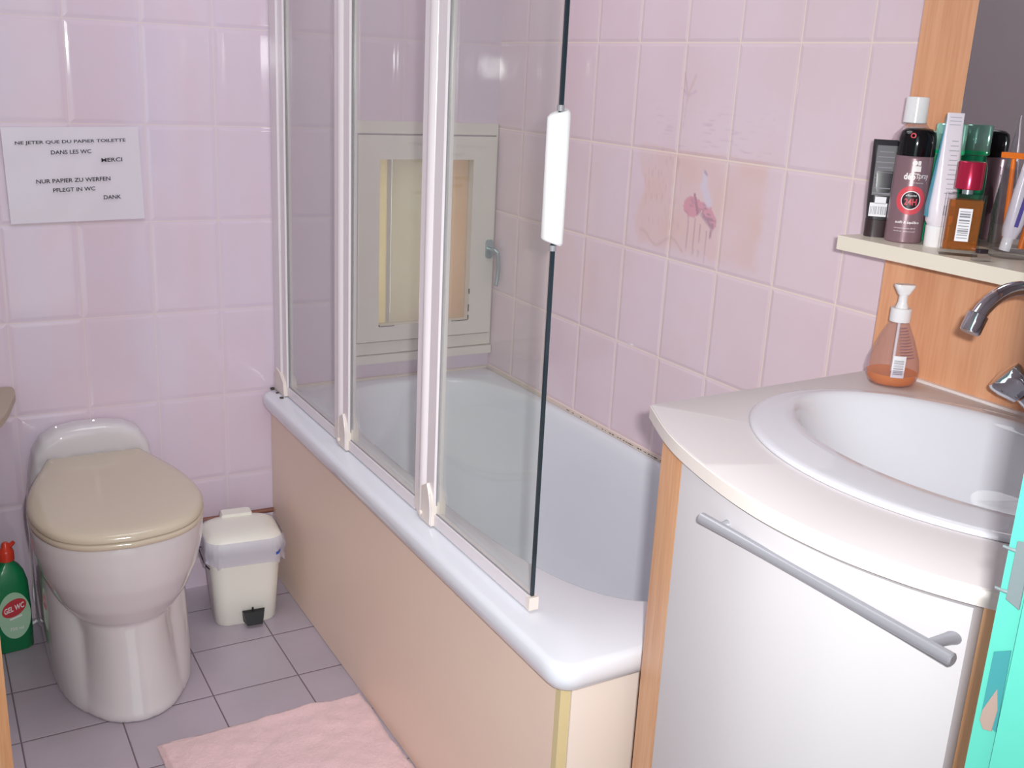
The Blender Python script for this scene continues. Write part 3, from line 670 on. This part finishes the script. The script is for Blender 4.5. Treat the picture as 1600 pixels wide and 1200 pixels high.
def yf(z):
    ks = ((.030, .0150), (.038, .0160), (.060, .0150), (.10, .0110), (.14, .0055), (.180, .0016))
    for (a, b), (c, d) in zip(ks, ks[1:]):
        if a <= z <= c: return -(b + (d-b)*(z-a)/(c-a)) - .0004
    return -.0018
bm = bm_new()
for q in range(13): join_bm(bm, grid_bm(.009 + .005*((q*5) % 3)/2, .0013, 1, 1), lambda p, q=q: (p.x + .003, yf(.070 + q*.0065 + p.y), .070 + q*.0065 + p.y))
bm2 = bm_new()
for zz in (.170, .175, .180): join_bm(bm2, grid_bm(.016, .0010, 1, 1), lambda p, zz=zz: (p.x, yf(zz + p.y), zz + p.y))
obj('printed_lines', bm, mat('pale_grey_ink', 'b4b0ba', .6), t, smooth=0); obj('printed_heading', bm2, MATS['pale_grey_ink'], t, smooth=0)
bm = bm_new(); join_bm(bm, grid_bm(.016, .014, 1, 2), lambda p: (p.x + .006, yf(.053 + p.y) - .0002, .053 + p.y)); obj('grey_print', bm, m_inkgrey, t, smooth=0)

# perfume bottle
t = T('perfume_bottle', 'square amber perfume bottle with red metal cap and barcode sticker', 'perfume bottle', -.148, -1.586, rz=-.80)
bm = bm_new(); loft(bm, [[(x, y, z) for x, y in rrect(.0245, .0145, .004)] for z in (0, .083)]); obj('bottle_glass', bm, m_clearg, t, bevel=.002)
bm = bm_new(); loft(bm, [[(x, y, z) for x, y in rrect(.0215, .0120, .003)] for z in (.008, .075)]); obj('perfume_liquid', bm, m_amber, t)
bm = bm_new(); lathe(bm, [(.007, .083), (.007, .089)], n=24); obj('bottle_neck', bm, m_steel, t)
bm = bm_new(); lathe(bm, [(.0165, .089), (.0175, .090), (.0175, .124), (.0165, .1255)], n=40); obj('bottle_cap', bm, m_redcap, t)
bm = bm_new(); join_bm(bm, grid_bm(.0175, .044, 1, 1), lambda p: (p.x + .000, -.0149, .042 + p.y)); lb = obj('barcode_label', bm, m_labw, t, smooth=0)
bm = bm_new(); join_bm(bm, bars_bm(.036, .0135, 9), lambda p: (p.y, -.0152, .042 + p.x)); obj('printed_bars', bm, m_inkgrey, lb, smooth=0)

# tumbler with its brushes and tubes
gx, gy = -.088, -1.622
t = T('glass_tumbler', 'clear drinking glass holding tubes and brushes at the right of the shelf', 'glass', gx, gy)
bm = bm_new(); prof_ = [(.0245, 0), (.0265, .002), (.0300, .118), (.0306, .1195), (.0295, .1195), (.0288, .117), (.0252, .010), (.020, .008)]
loft(bm, [[(r*math.cos(2*PI*i/40), r*math.sin(2*PI*i/40), z) for i in range(40)] for r, z in prof_]); obj('glass_wall', bm, m_clearg, t, smooth=60)
def lean(name, label, cat, x, y, z, k, spin=0):
    # stands along a direction tipped by k towards the right-hand side of the shelf
    d = (Vector((0, 0, 1)) + Vector((.86, -.50, 0)) * k).normalized(); v = Vector((.72, .69, 0)); v = (v - d * v.dot(d)).normalized(); u = v.cross(d)
    q = Matrix((u, v, d)).transposed().to_quaternion() @ Matrix.Rotation(spin, 4, 'Z').to_quaternion()
    return thing(name, label, cat, (x, y, z), q.to_euler())
t = lean('toothpaste_tube', 'white tube with violet stripe leaning in the drinking glass', 'tube', gx - .012, gy + .000, SZ + .0095, .19, .25)
bm = bm_new(); loft(bm, [[(x, y, z) for x, y in rrect(hx, hy, min(hx, hy)*.9)] for z, hx, hy in ((.018, .0090, .0085), (.030, .0120, .0100), (.08, .0150, .0080), (.15, .0165, .0035), (.185, .0168, .0013))]); obj('tube_body', bm, m_tubew, t)
bm = bm_new(); lathe(bm, [(.0068, .0), (.0072, .001), (.0076, .017), (.007, .018)], n=20); obj('tube_cap', bm, m_whcap, t)
bm = bm_new(); loft(bm, [[(-w_, -hy - .0005, z), (-w_ + .0055, -hy - .0008, z)] for z, hy, w_ in ((.034, .0098, .003), (.08, .0081, .004), (.13, .0047, .006), (.15, .0036, .008))], False, False, closed=False); obj('violet_stripe', bm, m_violet, t)
t = lean('toothbrush', 'orange toothbrush leaning in the drinking glass', 'toothbrush', gx + .016, gy - .005, SZ + .0095, .12, 2.9)
bm = bm_new(); tube(bm, [(0, 0, .002), (0, 0, .05), (0, 0, .12), (0, 0, .155)], [.0042, .0050, .0032, .0026], 12); obj('brush_handle', bm, m_orange, t)
bm = bm_new(); box(bm, -.005, .005, -.0025, .0025, .155, .182); obj('brush_head', bm, m_orange, t, bevel=.002)
bm = bm_new(); box(bm, -.0042, .0042, -.0125, -.0026, .158, .180); obj('bristles', bm, m_labw, t, bevel=.0008)
t = lean('razor', 'orange disposable razor standing handle down in the drinking glass', 'razor', gx + .004, gy + .013, SZ + .0095, -.06, -.9)
bm = bm_new(); tube(bm, [(0, 0, .004), (0, 0, .05), (0, 0, .122)], [.0030, .0038, .0030], 10); obj('razor_handle', bm, m_orange, t)
bm = bm_new(); box(bm, -.018, .018, -.004, .004, .1225, .1300); obj('razor_head', bm, m_orange, t, bevel=.0015)
# small clear flacon
t = T('small_flacon', 'small square clear flacon with dark stopper in front of the drinking glass', 'bottle', -.160, -1.632, rz=-.4)
bm = bm_new(); loft(bm, [[(x, y, z) for x, y in rrect(.011, .008, .003)] for z in (0, .010)]); obj('flacon_glass', bm, m_clearg, t, bevel=.0015)
bm = bm_new(); loft(bm, [[(x, y, z) for x, y in rrect(.007, .005, .002)] for z in (.0102, .015)]); obj('stopper', bm, m_dark, t)

# ---------------------------------------------------------------- soap dispenser on the counter
t = T('soap_dispenser', 'clear cone-shaped soap dispenser with white pump and orange liquid on the counter', 'soap dispenser', -.097, -1.468, TZ + .0002)
bm = bm_new(); lathe(bm, [(.028, 0), (.034, .003), (.0385, .012), (.0395, .024), (.0370, .040), (.0265, .070), (.0165, .092), (.0125, .1005), (.0125, .104)], n=48); obj('bottle_body', bm, m_clearp, t)
bm = bm_new(); lathe(bm, [(.027, .0012), (.033, .004), (.0370, .012), (.0378, .019)], n=48); obj('soap_liquid', bm, m_liquid, t)
bm = bm_new(); lathe(bm, [(.0150, .098), (.0155, .099), (.0155, .118), (.0145, .119)], n=32)
obj('pump_collar', bm, m_whcap, t)
bm = bm_new(); lathe(bm, [(.0095, .119), (.0085, .123), (.0070, .128), (.0065, .138), (.008, .141)], n=24)
obj('pump_stem', bm, m_whcap, t)
ph = obj('pump_head', loft(bm_new(), [[(x, y, z) for x, y in rrect(hx, hy, hy*.8)] for z, hx, hy in ((.139, .008, .006), (.146, .012, .008), (.152, .0155, .009), (.155, .0150, .008), (.1545, .010, .005))]), m_whcap, t); ph.rotation_euler = (0, 0, -.5)
bm = bm_new(); cyl(bm, (0, 0, .006), (0, 0, .12), .0022, n=10); obj('dip_tube', bm, m_whcap, t)
lb = lab('barcode_label', grid_bm(.019, .034, 6, 2), GA + .1, .035, m_labw, t, .0380, .0006)
bmq = bm_new(); join_bm(bmq, bars_bm(.024, .014, 5), lambda p: (p.y, p.x, 0)); lab('printed_bars', bmq, GA + .1, .035, m_inkgrey, lb, .0380, .0010)
bm = bm_new()
for q in range(11):
    z = .048 + q*.0042; r = .0385 - (z - .035) * .46
    join_bm(bm, grid_bm(.026 - q*.0012, .0013, 6, 1), lambda p, z=z, r=r: wrap(r, GA + .55, z, .0006)(p))
obj('printed_lines', bm, mat('mauve_print', '9c6a78', .5), t, smooth=0)

# ---------------------------------------------------------------- toilet
TX = -1.078
tl = thing('toilet', 'white toilet with closed cream lid against the back wall', 'toilet', (TX, -.3, 0))
bm = bm_new()
def egg(z, hw, yf_, yb, nb=2.0, nf=2.0, cx=TX, yc=None, n=48):
    yc = (yf_*.42 + yb*.58) if yc is None else yc; out = []
    for i in range(n):
        a = 2*PI*i/n; ca, sa = math.cos(a), math.sin(a); e = nb if sa > 0 else nf
        out.append((cx + math.copysign(abs(ca)**(2/e), ca)*hw, yc + math.copysign(abs(sa)**(2/e), sa)*((yb - yc) if sa > 0 else (yc - yf_)), z))
    return out
# pedestal column
loft(bm, [egg(z, hw, yf_, -.06, 3, 2.1, yc=-.36) for z, hw, yf_ in ((.0, .118, -.540), (.012, .119, -.542), (.03, .113, -.534), (.09, .100, -.516), (.16, .092, -.492), (.22, .100, -.470), (.30, .090, -.44))])
# casing behind, ribs running forward on both sides
loft(bm, [egg(z, hw, yf_, -.004, 6, 2.9, yc=-.22) for z, hw, yf_ in ((.0, .146, -.500), (.03, .147, -.488), (.08, .150, -.455), (.14, .151, -.425), (.20, .150, -.40), (.30, .142, -.36), (.40, .120, -.25))])
# bowl
loft(bm, [egg(z, hw, yf_, yb, 2.6, 2.1, yc=-.37) for z, hw, yf_, yb in ((.165, .035, -.42, -.30), (.18, .078, -.46, -.26), (.205, .108, -.492, -.22), (.245, .134, -.520, -.17), (.30, .156, -.541, -.11), (.35, .168, -.549, -.07), (.39, .171, -.550, -.055), (.402, .168, -.547, -.055))])
# raised back against the wall with its arched top
arch = [(-.150, .0), (-.150, .30), (-.140, .38), (-.128, .440), (-.108, .472), (-.075, .490), (-.03, .497), (.03, .497), (.075, .490), (.108, .472), (.128, .440), (.140, .38), (.150, .30), (.150, .0)]
loft(bm, [[(TX + x*s, y, z*s2) for x, z in arch] for y, s, s2 in ((-.003, 1, 1), (-.045, 1, 1), (-.058, .985, .992), (-.066, .95, .965))])
child(tl, 'ceramic_body', bm, m_cer, smooth=0)
cb_ = bpy.data.objects['ceramic_body']
md = cb_.modifiers.new('remesh', 'REMESH'); md.mode = 'VOXEL'; md.voxel_size = .0055; md.use_smooth_shade = True
md = cb_.modifiers.new('smooth', 'CORRECTIVE_SMOOTH') if False else cb_.modifiers.new('smooth', 'SMOOTH'); md.iterations = 9; md.factor = .6
def lidloop(z, g, n=64, cx=TX):
    # D-shaped outline: narrow flat back, broad rounded front
    pts = [(-.102, -.072), (-.132, -.16), (-.158, -.25), (-.171, -.335), (-.166, -.425), (-.135, -.503), (-.080, -.547), (0, -.563)]
    left = [(p.x, p.y) for p in spline([(x, y, 0) for x, y in pts], 6)]
    full = left + [(-x, y) for x, y in reversed(left[:-1])]
    cy = -.33; out = []
    for x, y in full:
        l = math.hypot(x, y - cy); out.append((cx + x - x/l*g, y - (y - cy)/l*g, z))
    return out
bm = bm_new(); loft(bm, [lidloop(.404, .004), lidloop(.406, .001), lidloop(.414, 0), lidloop(.4175, .003)]); child(tl, 'toilet_seat', bm, m_seat, smooth=50)
bm = bm_new(); loft(bm, [lidloop(.4185, .006), lidloop(.4205, .0015), lidloop(.427, .001), lidloop(.433, .006), lidloop(.4365, .016), lidloop(.4385, .035), lidloop(.4395, .07)]); child(tl, 'toilet_lid', bm, m_seat, smooth=50)
for sx in (-1, 1):
    bm = bm_new(); cyl(bm, (TX + sx*.062, -.078, .404), (TX + sx*.062, -.078, .428), .012); child(tl, 'lid_hinge', bm, m_creamp, bevel=.002)
# cord of the toilet to the wall
bm = bm_new(); tube(bm, spline([(TX - .128, -.06, .165), (TX - .145, -.035, .12), (TX - .150, -.03, .07), (TX - .140, -.028, .03), (TX - .150, -.03, .008), (TX - .185, -.04, .0045), (TX - .22, -.03, .0045)], 8), .0038, 10)
child(tl, 'power_cord', bm, m_whcap)

# ---------------------------------------------------------------- pedal bin
BX, BY = -.768, -.178
pb = thing('pedal_bin', 'small cream pedal bin with clear bin bag between toilet and bathtub', 'pedal bin', (BX, BY, 0), (0, 0, -.10)); pb.scale = (1.13, 1.08, .92)
bm = bm_new(); loft(bm, [[(x, y, z) for x, y in rrect(hx, hy, r, n=8)] for z, hx, hy, r in ((0, .062, .054, .026), (.004, .065, .057, .028), (.10, .070, .062, .030), (.205, .0765, .068, .032), (.212, .078, .069, .032))]); obj('bin_body', bm, m_binm, pb)
bm = bm_new(); loft(bm, [[(x, y, z) for x, y in rrect(hx, hy, r, cy=c, n=8)] for z, hx, hy, r, c in ((.214, .081, .073, .034, 0), (.218, .083, .075, .034, 0), (.236, .082, .074, .034, 0), (.248, .076, .068, .032, .002), (.2565, .064, .056, .03, .006), (.260, .045, .038, .025, .01), (.2605, .02, .015, .01, .01))]); lid = obj('bin_lid', bm, m_binm, pb, smooth=50)
bm = bm_new(); loft(bm, [[(x, y, z) for x, y in rrect(hx, .016, .006, cy=.062)] for z, hx in ((.215, .036), (.262, .034), (.268, .031))]); obj('hinge_block', bm, m_binm, pb, bevel=0)
# bag: ruffled skirt hanging over the rim
bm = bm_new(); base = rrect(.080, .072, .034, n=24); nb = len(base); loops = []
for k, (z, g) in enumerate(((.248, .001), (.240, .004), (.228, .0050), (.214, .0058), (.202, .005), (.190, .005))):
    lp = []
    for i, (x, y) in enumerate(base):
        l = math.hypot(x, y); nn = noise.noise(Vector((i*.22, k*.5, 2))); fr_d = (1 if y < 0 else .2)
        ex = g + .006*abs(nn) * (.4 + k*.2); zz = z + nn*.006*k*.5 - (.012 * k/5 * sst(.2, -.9, y/.07) * (1 - abs(x)/.12)) + (0.010 if y > .02 else 0) * k/5
        lp.append((x + x/l*ex, y + y/l*ex, zz))
    loops.append(lp)
loft(bm, loops, False, False); obj('bin_bag', bm, m_bag, pb, smooth=80)
bm = bm_new(); loft(bm, [[(-.010, -.061, .012), (.034, -.061, .012), (.036, -.063, .044), (-.012, -.063, .044)], [(-.004, -.082, .009), (.028, -.082, .009), (.034, -.072, .041), (-.010, -.072, .041)]])
obj('foot_pedal', bm, m_black, pb, bevel=.001, seg=1)
bm = bm_new(); cyl(bm, (.010, -.0665, .043), (.010, -.0665, .052), .0022); obj('pedal_rod', bm, m_black, pb)
bm = bm_new(); tube(bm, spline([(-.0775, .0, .205), (-.089, -.004, .212), (-.0895, -.012, .205), (-.084, -.045, .185), (-.0765, -.062, .178)], 6), .0016, 8); obj('carry_handle', bm, m_black, pb)
bm = bm_new(); join_bm(bm, grid_bm(.026, .008, 6, 1), lambda p: (.068 + p.x*.62, -.0775 + max(0, p.x + .004)*1.0 - .0012, .210 + p.y + p.x*.25)); obj('blue_print', bm, m_blue, pb, smooth=0)

# ---------------------------------------------------------------- copper pipe along the wall, cleaner bottle
bm = bm_new(); tube(bm, [(-.637, -.014, .190), (-.80, -.014, .1915), (-.878, -.014, .1925)], .0065, 14); tube(bm, [(-.868, -.014, .1925), (-.885, -.014, .1925)], .0085, 14)
tag(obj('copper_pipe', bm, m_copper), 'brown copper pipe on the back wall above the pedal bin', 'pipe')
cx, cy = -1.286, -.118
t = thing('cleaner_bottle', 'green toilet cleaner bottle with red nozzle cap on the floor left of toilet', 'bottle', (cx, cy, 0), (0, 0, .1))
bm = bm_new(); loft(bm, [[(c + x, y, z) for x, y in rrect(hx, hy, hy*.75, n=8)] for z, hx, hy, c in ((0, .038, .024, 0), (.004, .042, .028, 0), (.10, .043, .029, 0), (.165, .041, .028, 0), (.190, .034, .025, .001), (.205, .024, .019, .002), (.214, .0145, .0135, .003), (.220, .0135, .013, .003))]); obj('bottle_body', bm, m_green, t, smooth=50)
bm = bm_new(); lathe(bm, [(.0165, 0), (.0165, .020), (.014, .026), (.009, .030), (.007, .040), (.005, .043)], (.003, 0, .2205), n=28); obj('bottle_cap', bm, m_red, t)
bm = bm_new(); cyl(bm, (.008, 0, .25), (.020, -.004, .262), .006, .0045); obj('nozzle', bm, m_red, t)
def onb(y, k=0): return lambda p: (p.x + .004, -.0294 - k, y + p.y)
el = bm_new(); join_bm(el, disc_bm(0, 1, 40), lambda p: (p.x*.034 + .004, -.0293 , p.y*.058 + .093)); obj('label', el, m_lab, t, smooth=0)
el = bm_new(); join_bm(el, disc_bm(0, 1, 40), lambda p: (p.x*.026 + .004, -.0296, p.y*.021 + .112 + p.x*.007)); rl = obj('red_oval', el, m_labred, t, smooth=0)
bm = bm_new(); join_bm(bm, text_mesh('GEL WC', .042, .014, bold=.02), lambda p: (p.x + .004, -.0299, .112 + p.y + p.x*.25)); obj('label_text', bm, m_whiteink, rl, smooth=0)
bm = bm_new(); obj('white_bar', join_bm(bm_new(), grid_bm(.026, .004, 1, 1), lambda p: (p.x + .006, -.0297, .088 + p.y + p.x*.25)), m_whiteink, t, smooth=0); join_bm(bm, text_mesh('750 ml', .028, .008), lambda p: (p.x + .006, -.0297, .060 + p.y)); obj('small_print', bm, m_whiteink, t, smooth=0)

# ---------------------------------------------------------------- notice on the wall
px = thing('paper_notice', 'white laminated paper notice with French and German lines on the tiles', 'notice', (-1.066, -.003, 1.065), (0, math.radians(-1.2), 0))
bm = bm_new(); join_bm(bm, grid_bm(.281, .206, 12, 8), lambda p: (p.x, -.0012 - .0035*abs(noise.noise(Vector((p.x*8, p.y*8, 1)))), p.y)); r_ = bmesh.ops.extrude_face_region(bm, geom=bm.faces[:])
for v in [g for g in r_['geom'] if isinstance(g, bmesh.types.BMVert)]: v.co.y += .0007
obj('paper_sheet', bm, m_paper, px, smooth=60)
for s, xc, zc, wd in (('NE JETER QUE DU PAPIER TOILETTE', -0.0021, 0.0714, 0.2267), ('DANS LES WC', -0.0046, 0.05, 0.0827), ('MERCI', 0.0786, 0.0316, 0.0443), ('NUR PAPIER ZU WERFEN', -0.0045, -0.0112, 0.1535), ('PFLEGT IN WC', -0.0054, -0.0316, 0.0875), ('DANK', 0.0734, -0.051, 0.0371)):
    obj('printed_line', join_bm(bm_new(), text_mesh(s, wd, .0088, bold=.015), lambda p, xc=xc, zc=zc: (p.x + xc, -.0052, zc + p.y + p.x*.02)), m_ink, px, smooth=0)

# ---------------------------------------------------------------- bath mat
bm = bm_new(); nx_, ny_ = 150, 210; MX0, MX1, MY0, MY1 = -1.072, -.640, -1.33, -.638
def mz(u, v):
    e = min(u, 1-u, v, 1-v); x = u*.43; y = v*.70
    return .0035 + .010*sst(0, .025, e) + .0050*noise.noise(Vector((x*9, y*12, 0))) + .0035*noise.noise(Vector((x*28, y*30, 4))) + .0012*noise.noise(Vector((x*160, y*160, 2)))
g = []
for j in range(ny_+1):
    row = []
    for i in range(nx_+1):
        u, v = i/nx_, j/ny_; cr = .02*(sst(.06, 0, u)*sst(.06, 0, v))
        x = MX0 + (MX1-MX0)*u + .006*noise.noise(Vector((v*6, 0, 0))) + (v*0.0); y = MY0 + (MY1-MY0)*v + .005*noise.noise(Vector((u*6, 5, 0)))
        row.append(bm.verts.new((x, y, max(.002, mz(u, v)))))
    g.append(row)
for j in range(ny_):
    for i in range(nx_): bm.faces.new((g[j][i], g[j][i+1], g[j+1][i+1], g[j+1][i]))
bnd = [e for e in bm.edges if e.is_boundary]; r_ = bmesh.ops.extrude_edge_only(bm, edges=bnd)
for v in [q for q in r_['geom'] if isinstance(q, bmesh.types.BMVert)]: v.co.z = .0005
tag(obj('bath_mat', bm, m_mat, smooth=80), 'pink terry bath mat on the grey floor along the bath panel', 'bath mat')

# ---------------------------------------------------------------- left edge: corner shelf and beech cabinet
out_ = spline([(-1.24, -.004, 0), (-1.232, -.012, 0), (-1.230, -.05, 0), (-1.238, -.10, 0), (-1.275, -.245, 0), (-1.36, -.40, 0), (-1.48, -.47, 0), (-1.618, -.49, 0)], 5)
bm = bm_new(); prism(bm, [(p.x, p.y) for p in out_] + [(-1.618, -.004)], .577, .592)
tag(obj('side_shelf', bm, m_wedge, bevel=.002), 'taupe shelf with rounded corner at the left edge above the cleaner bottle', 'shelf')
cb2 = thing('beech_cabinet', 'beech cabinet whose edge shows at the bottom left corner', 'cabinet', (-1.48, -.77, 0))
child(cb2, 'cabinet_body', box(bm_new(), -1.618, -1.343, -.880, -.62, .002, .55), m_wood2, bevel=.002)
child(cb2, 'cabinet_door', box(bm_new(), -1.615, -1.3385, -.896, -.881, .03, .545), m_wood2, bevel=.0015)
bm = bm_new(); cyl(bm, (-1.58, -.896, .35), (-1.58, -.915, .35), .010); child(cb2, 'door_knob', bm, m_greym)

# ---------------------------------------------------------------- turquoise door frame at the right
dj = bpy.data.objects.new('door_1', None); COL.objects.link(dj); dj['kind'] = 'structure'; dj.location = (-.80, -2.15, 0)
def jp(name, bm, m, **k):
    o = obj(name, bm, m, None, **k); o.parent = dj; o.matrix_parent_inverse = Matrix.Translation((.80, 2.15, 0)); return o
jp('door_jamb', box(bm_new(), -.7985, -.765, -2.1660, -2.1468, 0, 2.05), m_teal, bevel=.0012, seg=2)
jp('door_stop', box(bm_new(), -.8040, -.765, -2.32, -2.1672, 0, 2.05), m_teal, bevel=.0012, seg=2)
jp('dark_joint', box(bm_new(), -.7975, -.770, -2.1675, -2.1655, 0, 2.05), m_tealdark, smooth=0)
jp('left_jamb', box(bm_new(), -1.618, -1.59, -2.32, -2.1468, 0, 2.05), m_teal, bevel=.0012)
jp('door_head', box(bm_new(), -1.589, -.8045, -2.32, -2.1468, 2.02, 2.05), m_teal, bevel=.0012)
# strike plate, its screws, the mortise and the bare wood below it
bm = bm_new(); loft(bm, [[(x - .7995, -2.1570 + y, z) for y, z in ((.0040, 1.016), (-.0060, 1.013), (-.0060, 1.060), (.0040, 1.057))] for x in (0, -.0012)]); jp('strike_plate', bm, m_steel, bevel=.0003, seg=1)
for z in (1.0205, 1.0500):
    bm = bm_new(); tube(bm, [(-.7990, -2.1535, z), (-.8005, -2.1500, z), (-.8010, -2.1445, z)], [.0016, .0011, .0009], 10); jp('strike_screw', bm, m_steel)
bm = bm_new(); loft(bm, [[(x, y, z) for y, z in ((-2.1515, .976), (-2.1628, .983), (-2.1640, .922), (-2.1515, .926))] for x in (-.7987, -.7994)]); jp('mortise', bm, mat('teal_recess', '367c80', .5), smooth=0)
bm = bm_new(); loft(bm, [[(x, y, z) for y, z in ((-2.1520, .932), (-2.1590, .952), (-2.1622, .938), (-2.1610, .921), (-2.1550, .919), (-2.1515, .924))] for x in (-.7990, -.7998)]); jp('bare_wood', bm, m_bare, smooth=0)
